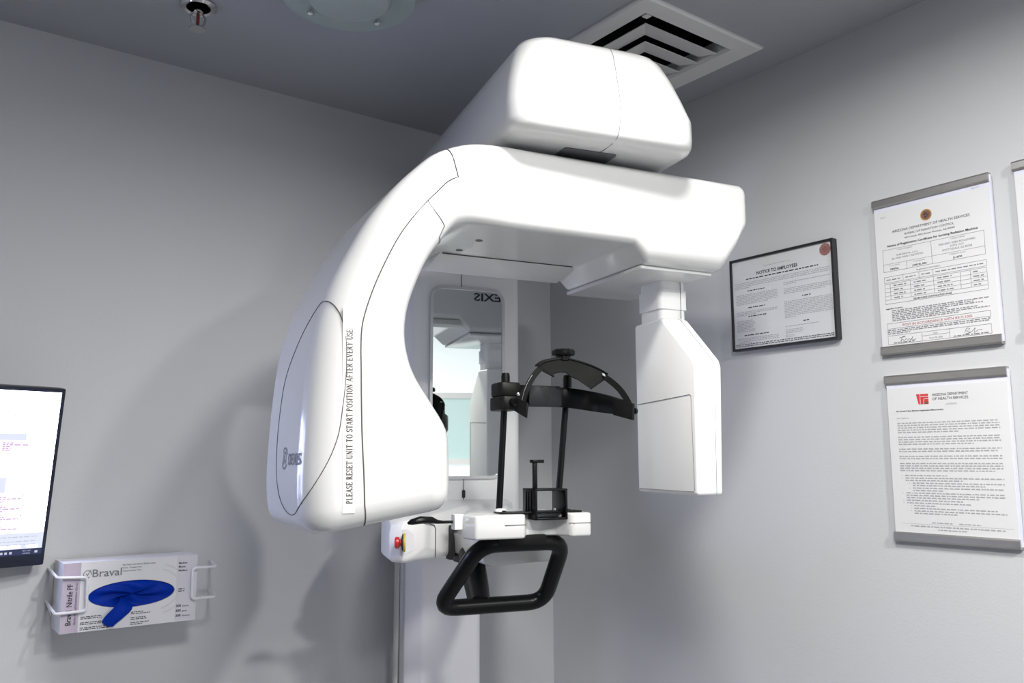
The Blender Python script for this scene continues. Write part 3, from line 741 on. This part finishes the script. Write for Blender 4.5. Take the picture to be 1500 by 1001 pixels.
# holder
ho = thing('wire_glove_holder', (GX, YW, GZ), 0, 'white wire wall holder gripping the glove carton at both ends', 'holder')
gyf = gy0-.008
def wire(pts, parent, rad=.0026): return MB().tube(arcpath(pts, .007, 4), rad, 8).build('wire_loop', M['wire'], parent)
wire([(-.128, -.003, .107), (-.129, gyf, .100), (-.080, gyf, .097), (-.078, gyf, .038), (-.129, gyf, .037), (-.128, -.003, .046)], ho)
wire([(.172, -.003, .100), (.152, gyf, .099), (.108, gyf, .099), (.108, gyf, .041), (.152, gyf, .041), (.172, -.003, .040)], ho)
MB().tube([(-.128, -.003, .046), (-.11, -.004, -.0035), (.11, -.004, -.0035), (.125, -.003, .03)], .0022, 8).build('floor_wire', M['wire'], ho)

# ------------------------------------------------------------------ papers on the right wall (local x = to the right, z = up)
def on_right(name, y, z, label, cat, group=None): return thing(name, (XW, y, z), R(-90), label, cat, group)
def holder(name, y0, y1, zbot, ztop, label, lean=0):
    """aluminium clamp bars above and below a sheet behind clear acrylic; y0 is the left edge"""
    wd = y0-y1; hgt = ztop-zbot
    o = on_right(name, (y0+y1)/2, zbot, label, 'notice', 'clamped notices on the right wall')
    for z in (0, hgt-.0165):
        MB().prism([(-.010, z), (-.012, z+.003), (-.012, z+.0135), (-.010, z+.0165), (0, z+.0165), (0, z)], YZ, -wd/2, wd/2).build('clamp_bar', M['alu'], o, smooth=False)
    MB().box(-wd/2+.002, wd/2+.002, -.0075, -.003, .004, hgt-.004).build('backing_sheet', M['acrylic'], o, smooth=False)
    sh = MB().box(-wd/2+.003, wd/2-.002, -.0085, -.0077, .010, hgt-.024).build('sheet', M['paper'], o, smooth=False)
    return o, sh, wd, hgt
D1 = dict(y0=.861, y1=.6455, z0=CZ+.1916, z1=CZ+.4900)
D2 = dict(y0=.858, y1=.6425, z0=CZ-.1470, z1=CZ+.1530)
o, sh, wd, hg_ = holder('registration_certificate', D1['y0'], D1['y1'], D1['z0'], D1['z1'], 'registration certificate with ruled tables and round gold seal, upper clamped sheet')
E_ = -.0089
tk = MB(); tb_ = MB(); tgx = MB(); td = MB()
X = lambda fx: (fx-.5)*wd
Z = lambda fz: hg_*(1-fz)
write(td, 'Page 1 of 1', X(.92), Z(.075), .0024, E_, 'r'); write(td, 'ARRA-13', X(.07), Z(.125), .0020, E_, 'l')
write(tk, 'ARIZONA DEPARTMENT OF HEALTH SERVICES', X(.5), Z(.232), .0050, E_, width=.66*wd)
write(tk, 'BUREAU OF RADIATION CONTROL', X(.49), Z(.260), .0040, E_, width=.42*wd)
write(tk, '4814 South 40th Street, Phoenix, AZ 85040', X(.49), Z(.284), .0034, E_, width=.43*wd)
write(tk, 'Notice of Registration Certificate for Ionizing Radiation Machine', X(.5), Z(.318), .0042, E_, width=.77*wd, bold=.02)
def tbl(x0, x1, za, zb): outline(tgx, X(x0), X(x1), Z(zb), Z(za), .0005, E_)
tbl(.07, .93, .333, .475); tgx.quad(X(.5)-.0003, X(.5)+.0003, Z(.475), Z(.333), E_); tgx.quad(X(.07), X(.93), Z(.4275), Z(.426), E_); tgx.quad(X(.28)-.0003, X(.28)+.0003, Z(.475), Z(.427), E_)
for s, fx, fz, hgt in (('1. Name of Registrant', .27, .348, .0024), ('KMB DENTAL, L.L.C.', .29, .383, .0034), ('dba KIND FAMILY DENTISTRY', .29, .402, .0034), ('2. Facility Address', .72, .348, .0024), ('7500 EAST SHEA BOULEVARD', .71, .374, .0036), ('SUITE 1510', .71, .393, .0036), ('SCOTTSDALE, AZ 85258', .71, .412, .0036), ('3. Type of Facility', .17, .441, .0022), ('4. Expiration Date', .39, .441, .0022), ('5. Registration Number', .71, .441, .0022)):
    write(td, s, X(fx), Z(fz), hgt, E_)
for s, fx in (('DENTAL', .17), ('JUNE 30, 2026', .39), ('D-18799', .71)): write(tk, s, X(fx), Z(.466), .0032, E_, bold=.025)
write(td, 'Registration Information', X(.46), Z(.497), .0032, E_)
tbl(.07, .93, .507, .545); tbl(.07, .93, .552, .680)
for fx in (.24, .38, .50): tgx.quad(X(fx)-.0003, X(fx)+.0003, Z(.545), Z(.507), E_)
for fx in (.12, .30, .50, .72, .80): tgx.quad(X(fx)-.0003, X(fx)+.0003, Z(.655), Z(.552), E_)
for fz in (.580, .605, .630, .655): tgx.quad(X(.07), X(.93), Z(fz), Z(fz)+.0004, E_)
for fz in (.57, .597, .622, .647):
    for (a, b) in ((.15, .27), (.33, .46), (.53, .70), (.82, .91)): greek(td, X(a), X(b), Z(fz), .0020, E_, last=random.uniform(.6, 1))
for (a, b) in ((.09, .22), (.26, .36), (.40, .48), (.52, .91)): greek(td, X(a), X(b), Z(.53), .0018, E_)
write(tk, 'SEE MACHINE CONTINUATION PAGE', X(.48), Z(.674), .0030, E_, bold=.02)
write(tk, 'Registration Conditions:', X(.07), Z(.714), .0024, E_, 'l', bold=.02)
for k in range(7): greek(td, X(.12), X(.93), Z(.728+.0105*k), .0016, E_, last=(1, .85, .95, .6, .9, 1, .7)[k])
tbl(.07, .93, .803, .838)
tr_ = MB(); write(tr_, 'POST IN ACCORDANCE WITH R9-T-1002', X(.5), Z(.829), .0046, E_, width=.58*wd)
for k in range(3): greek(td, X(.07), X(.93), Z(.850+.0105*k), .0016, E_, last=1 if k < 2 else .25)
tbl(.07, .93, .880, .936); tgx.quad(X(.37)-.0003, X(.37)+.0003, Z(.936), Z(.880), E_); tgx.quad(X(.60)-.0003, X(.60)+.0003, Z(.936), Z(.880), E_); tgx.quad(X(.37), X(.60), Z(.905), Z(.905)+.0004, E_)
write(td, 'Date', X(.485), Z(.899), .0028, E_); write(td, 'March 28, 2024', X(.485), Z(.926), .0028, E_)
greek(td, X(.12), X(.32), Z(.931), .0018, E_); greek(td, X(.63), X(.91), Z(.931), .0018, E_)
def scribble(mb, pts, th=.0005, y=E_):
    P = [Vector(p) for p in smooth_path(pts, 6)]
    for a, b in zip(P, P[1:]):
        d = b-a
        if d.length < 1e-7: continue
        n = Vector((-d.y, d.x)).normalized()*th/2
        mb.add([(a.x+n.x, y, a.y+n.y), (b.x+n.x, y, b.y+n.y), (b.x-n.x, y, b.y-n.y), (a.x-n.x, y, a.y-n.y)], [(0, 1, 2, 3)])
sx, sz = X(.17), Z(.920)
scribble(tk, [(sx, sz+.006), (sx+.012, sz+.0075), (sx+.006, sz+.007), (sx+.003, sz-.001), (sx+.006, sz+.003), (sx+.010, sz), (sx+.013, sz+.0035), (sx+.016, sz), (sx+.019, sz+.003), (sx+.022, sz), (sx+.026, sz+.006), (sx+.024, sz), (sx+.032, sz+.001)])
sx = X(.72)
scribble(tk, [(sx, sz+.001), (sx+.004, sz+.009), (sx+.009, sz+.007), (sx+.003, sz+.004), (sx+.010, sz+.001), (sx+.001, sz-.001), (sx+.012, sz+.002), (sx+.018, sz+.008), (sx+.016, sz), (sx+.022, sz+.003), (sx+.030, sz+.004)])
tgx.build('table_rules', M['inkgrey'], sh, smooth=False); tk.build('lettering', M['ink'], sh, smooth=False); td.build('fine_lettering', M['inkgrey'], sh, smooth=False); tr_.build('red_lettering', M['redtext'], sh, smooth=False)
def seal(parent, x, z, rad, y, ma, mb_, mc):
    def dsc(r0, r1, yy, m, nm):
        q = MB(); n = 32
        q.add([(x+rr*math.cos(2*math.pi*k/n), yy, z+rr*math.sin(2*math.pi*k/n)) for rr in (r0, r1) for k in range(n)], [(k, (k+1) % n, n+(k+1) % n, n+k) for k in range(n)])
        q.build(nm, m, parent, smooth=False)
    dsc(rad*.8, rad, y, ma, 'seal_ring'); dsc(.0001, rad*.8, y, mb_, 'seal_disc'); 
    q = MB()
    for (a, b) in ((-.3, .1), (0, .3), (.25, -.05), (-.1, -.3)): q.quad(x+a*rad-.2*rad, x+a*rad+.2*rad, z+b*rad-.12*rad, z+b*rad+.12*rad, y-.0001)
    q.build('seal_emblem', mc, parent, smooth=False)
seal(sh, X(.475), Z(.165), .0105, E_, M['gold'], M['seal'], M['ink'])

o, sh, wd, hg_ = holder('registration_letter', D2['y0'], D2['y1'], D2['z0'], D2['z1'], 'typed letter with red square emblem, lower clamped sheet')
tk = MB(); td = MB()
lg = MB(); lx, lz = X(.325), Z(.185)
lg.add([(lx-.012, E_, lz+.018), (lx+.010, E_, lz+.018), (lx+.010, E_, lz-.0005), (lx-.0085, E_, lz)], [(0, 1, 2, 3)])
lg.build('emblem', M['red'], sh, smooth=False)
lw = MB()
for q in ((-.0055, -.0045, 0, .018), (-.0055, .010, .0128, .0138), (.001, .002, .0, .0095), (.001, .010, .0085, .0095)): lw.quad(lx+q[0], lx+q[1], lz+q[2], lz+q[3], E_-.0002)
lw.build('emblem_lines', M['label'], sh, smooth=False)
MB().quad(lx+.0022, lx+.0098, lz+.0004, lz+.0035, E_-.0002).build('emblem_dark_square', M['seal'], sh, smooth=False)  # dark brown square printed in the emblem
write(tk, 'ARIZONA DEPARTMENT', X(.405), Z(.141), .0048, E_, 'l', width=.29*wd); write(tk, 'OF HEALTH SERVICES', X(.405), Z(.165), .0048, E_, 'l', width=.29*wd); write(td, 'LICENSING', X(.555), Z(.196), .0034, E_, width=.09*wd)
write(tk, 'Re: Dental X-Ray Machine Registration Memorandum', X(.09), Z(.226), .0026, E_, 'l', bold=.02, width=.40*wd); write(td, 'Dear Registrant:', X(.09), Z(.268), .0026, E_, 'l')
z = Z(.298); pt = .0042
for n, last in ((5, .62), (4, .75), (2, .97), (2, 1), (4, .93)):
    z = para(td, X(.09), X(.92), z, n, pt, .0017, last)-.0045
for y_, n, ind, last in ((0, 1, .13, .45), (0, 2, .13, .6), (0, 2, .19, .8), (0, 2, .19, .35), (0, 3, .13, .75), (0, 1, .13, .6), (0, 1, .13, .68), (0, 1, .19, .25), (0, 1, .19, .92), (0, 2, .19, .5)):
    td.quad(X(ind-.03), X(ind-.03)+.0012, z, z+.0012, E_); z = para(td, X(ind), X(.92), z, n, pt, .0017, last)-.0004
td.v = [(p[0], E_ if p[1] > E_ else p[1], p[2]) for p in td.v]
greek(td, X(.33), X(.50), Z(.884), .0015, E_); greek(td, X(.55), X(.72), Z(.884), .0015, E_)
td.quad(X(.08), X(.96), Z(.893), Z(.893)+.0003, E_)
greek(td, X(.15), X(.90), Z(.908), .0018, E_); greek(td, X(.38), X(.62), Z(.924), .0016, E_)
tk.build('lettering', M['ink'], sh, smooth=False); td.build('fine_lettering', M['inkfine'], sh, smooth=False)

o, sh, wd, hg_ = holder('side_notice', .6077, .392, CZ+.198, CZ+.4965, 'clamped sheet cut off by the right edge of the picture')
td = MB(); para(td, X(.1), X(.9), Z(.2), 30, .006, .0018); td.v = [(p[0], E_, p[2]) for p in td.v]; td.build('fine_lettering', M['inkgrey'], sh, smooth=False)

# framed notice
ny0, ny1, nz0, nz1 = 1.2005, .9455, CZ+.2338, CZ+.4365
wd, hg_ = ny0-ny1, nz1-nz0
o = on_right('framed_notice', (ny0+ny1)/2, nz0, 'landscape notice to employees in a thin black frame beside the x-ray machine', 'framed notice')
fr = MB(); t = .0045
for q in ((-wd/2, wd/2, 0, t), (-wd/2, wd/2, hg_-t, hg_), (-wd/2, -wd/2+t, t, hg_-t), (wd/2-t, wd/2, t, hg_-t)): fr.box(q[0], q[1], -.016, 0, q[2], q[3])
fr.build('frame', M['frame'], o, smooth=False)
sh = MB().box(-wd/2+t, wd/2-t, -.012, -.010, t, hg_-t).build('sheet', M['paper2'], o, smooth=False)
E_ = -.0125
tk = MB(); td = MB()
write(td, 'Arizona Department of Health Services', X(.47), Z(.130), .0024, E_, width=.26*wd)
write(tk, 'NOTICE TO EMPLOYEES', X(.47), Z(.205), .0072, E_, bold=.02, width=.40*wd)
greek(tk, X(.16), X(.86), Z(.24), .0021, E_)
for k in range(4): greek(td, X(.04), X(.96), Z(.275+.018*k), .0013, E_, last=(1, 1, 1, .16)[k])
write(td, 'ARRA-6', X(.03), Z(.06), .0020, E_, 'l')
def colm(x0, x1, items):
    for it in items:
        if it[0] == 'h': greek(tk, X(it[2]), X(it[3]), Z(it[1]), .0019, E_)
        else:
            for k in range(it[2]): greek(td, X(x0), X(x1), Z(it[1]+.0165*k), .0013, E_, last=it[3]*random.uniform(.8, 1.1) if k == it[2]-1 or it[0] == 's' else 1)
colm(.05, .47, [('h', .368, .17, .35), ('p', .405, 7, .8), ('h', .55, .17, .34), ('p', .59, 3, .55), ('h', .645, .17, .36), ('s', .685, 8, .45), ('h', .845, .12, .38), ('p', .875, 4, .4)])
colm(.53, .97, [('p', .355, 2, .35), ('p', .42, 4, .9), ('h', .52, .70, .78), ('p', .555, 11, .3), ('h', .775, .70, .76), ('p', .81, 1, .7), ('s', .845, 3, .4), ('s', .90, 2, .2)])
for k in range(2): greek(tk, X(.03), X(.97), Z(.940+.018*k), .0015, E_)
tk.build('lettering', M['ink'], sh, smooth=False); td.build('fine_lettering', M['inkfine'], sh, smooth=False)
seal(sh, X(.925), Z(.095), .0125, E_, M['sealred'], M['sealred'], M['seal'])

# ------------------------------------------------------------------ ceiling fittings
vt = thing('ceiling_air_vent', ((VX0+VX1)/2, (VY0+VY1)/2, ZC), 0, 'square white ceiling air diffuser with nested square blades', 'vent')
H = (VX1-VX0)/2
fr = MB(); sq = lambda h, z: [(-h, -h, z), (h, -h, z), (h, h, z), (-h, h, z)]
fr.rings([sq(H, 0), sq(H, -.004), sq(H-.004, -.007), sq(H-.046, -.003), sq(H-.050, .004), sq(H-.050, .03)], cap=False)
fr.build('frame', M['vent'], vt, angle=20)
dk = MB().rings([sq(H-.04, .03), sq(H-.04, .16)], cap=False); dk.add(sq(H-.04, .16), [(0, 1, 2, 3)])
dk.build('duct', M['duct'], vt, smooth=False)
for h, wv, rise in ((.093, .050, .013), (.040, .050, .013), (-.013, .050, .013)):
    e_ = H-.052; t = .0018
    L = [(-h, -h, 0), (e_, -h, 0), (e_, -h+wv, rise), (-h+wv, -h+wv, rise), (-h+wv, e_, rise), (-h, e_, 0)]
    MB().add(L+[(x, y, z+t) for x, y, z in L], [(0, 3, 2, 1), (0, 5, 4, 3), (6, 7, 8, 9), (6, 9, 10, 11), (0, 1, 7, 6), (1, 2, 8, 7), (2, 3, 9, 8), (3, 4, 10, 9), (4, 5, 11, 10), (5, 0, 6, 11)]).build('vane', M['vent'], vt, smooth=False)
MB().box(-.112, -.098, -.116, -.102, .004, .03).build('corner_bracket', M['vent'], vt, smooth=False)
MB().add([(.045, -.119, .006), (.118, -.119, .006), (.118, -.097, .020), (.045, -.097, .020)], [(0, 1, 2, 3)]).build('end_baffle', M['vent'], vt, smooth=False)

sk = thing('fire_sprinkler', (.438, 1.562, ZC), 0, 'chrome pendent fire sprinkler head on the ceiling near the left wall', 'sprinkler')
MB().lathe([(.034, 0), (.034, -.004), (.028, -.008), (.022, -.006), (.022, .0)], 28).build('escutcheon', M['chrome'], sk)
MB().lathe([(.020, -.001), (.0, -.001)], 20).build('socket', M['darkgap'], sk)
MB().lathe([(.009, 0), (.009, -.016), (.006, -.018)], 16).build('body', M['chrome'], sk)
for s in (-1, 1): MB().tube([(s*.008, 0, -.014), (s*.014, 0, -.024), (s*.012, 0, -.034), (s*.004, 0, -.044)], .0022, 8).build('frame_arm', M['chrome'], sk)
MB().tube([(0, 0, -.016), (0, 0, -.040)], .0032, 10).build('bulb', M['brass'], sk)
MB().lathe([(.004, -.042), (.005, -.046), (.015, -.047), (.015, -.0485), (.0, -.0485)], 32, wob=lambda a: 1+.08*math.cos(12*a)).build('deflector', M['chrome'], sk)

gl_ = thing('glass_ceiling_light', (.629, 1.319, ZC), 0, 'round frosted green glass ceiling light with steel studs, switched off', 'ceiling light')
MB().lathe([(.078, 0), (.078, -.030), (.070, -.040), (.06, -.042), (.0, -.044)], 40).build('bowl', M['lampbody'], gl_)
MB().lathe([(.070, -.024), (.118, -.026), (.1195, -.030), (.118, -.034), (.070, -.034)], 56).build('glass_disc', M['glassdisc'], gl_)
for a in (26, 116, 206, 296):
    x, y = .0868*math.cos(R(a)), .0868*math.sin(R(a))
    MB().lathe([(.0035, 0), (.0035, -.035), (.0065, -.036), (.006, -.041), (.002, -.0435)], 14, (x, y, 0)).build('stud', M['steel'], gl_)

# print too fine to pick apart letter by letter
for o in bpy.data.objects:
    if 'lettering' in o.name or 'print' in o.name or 'icons' in o.name: o['kind'] = 'stuff'
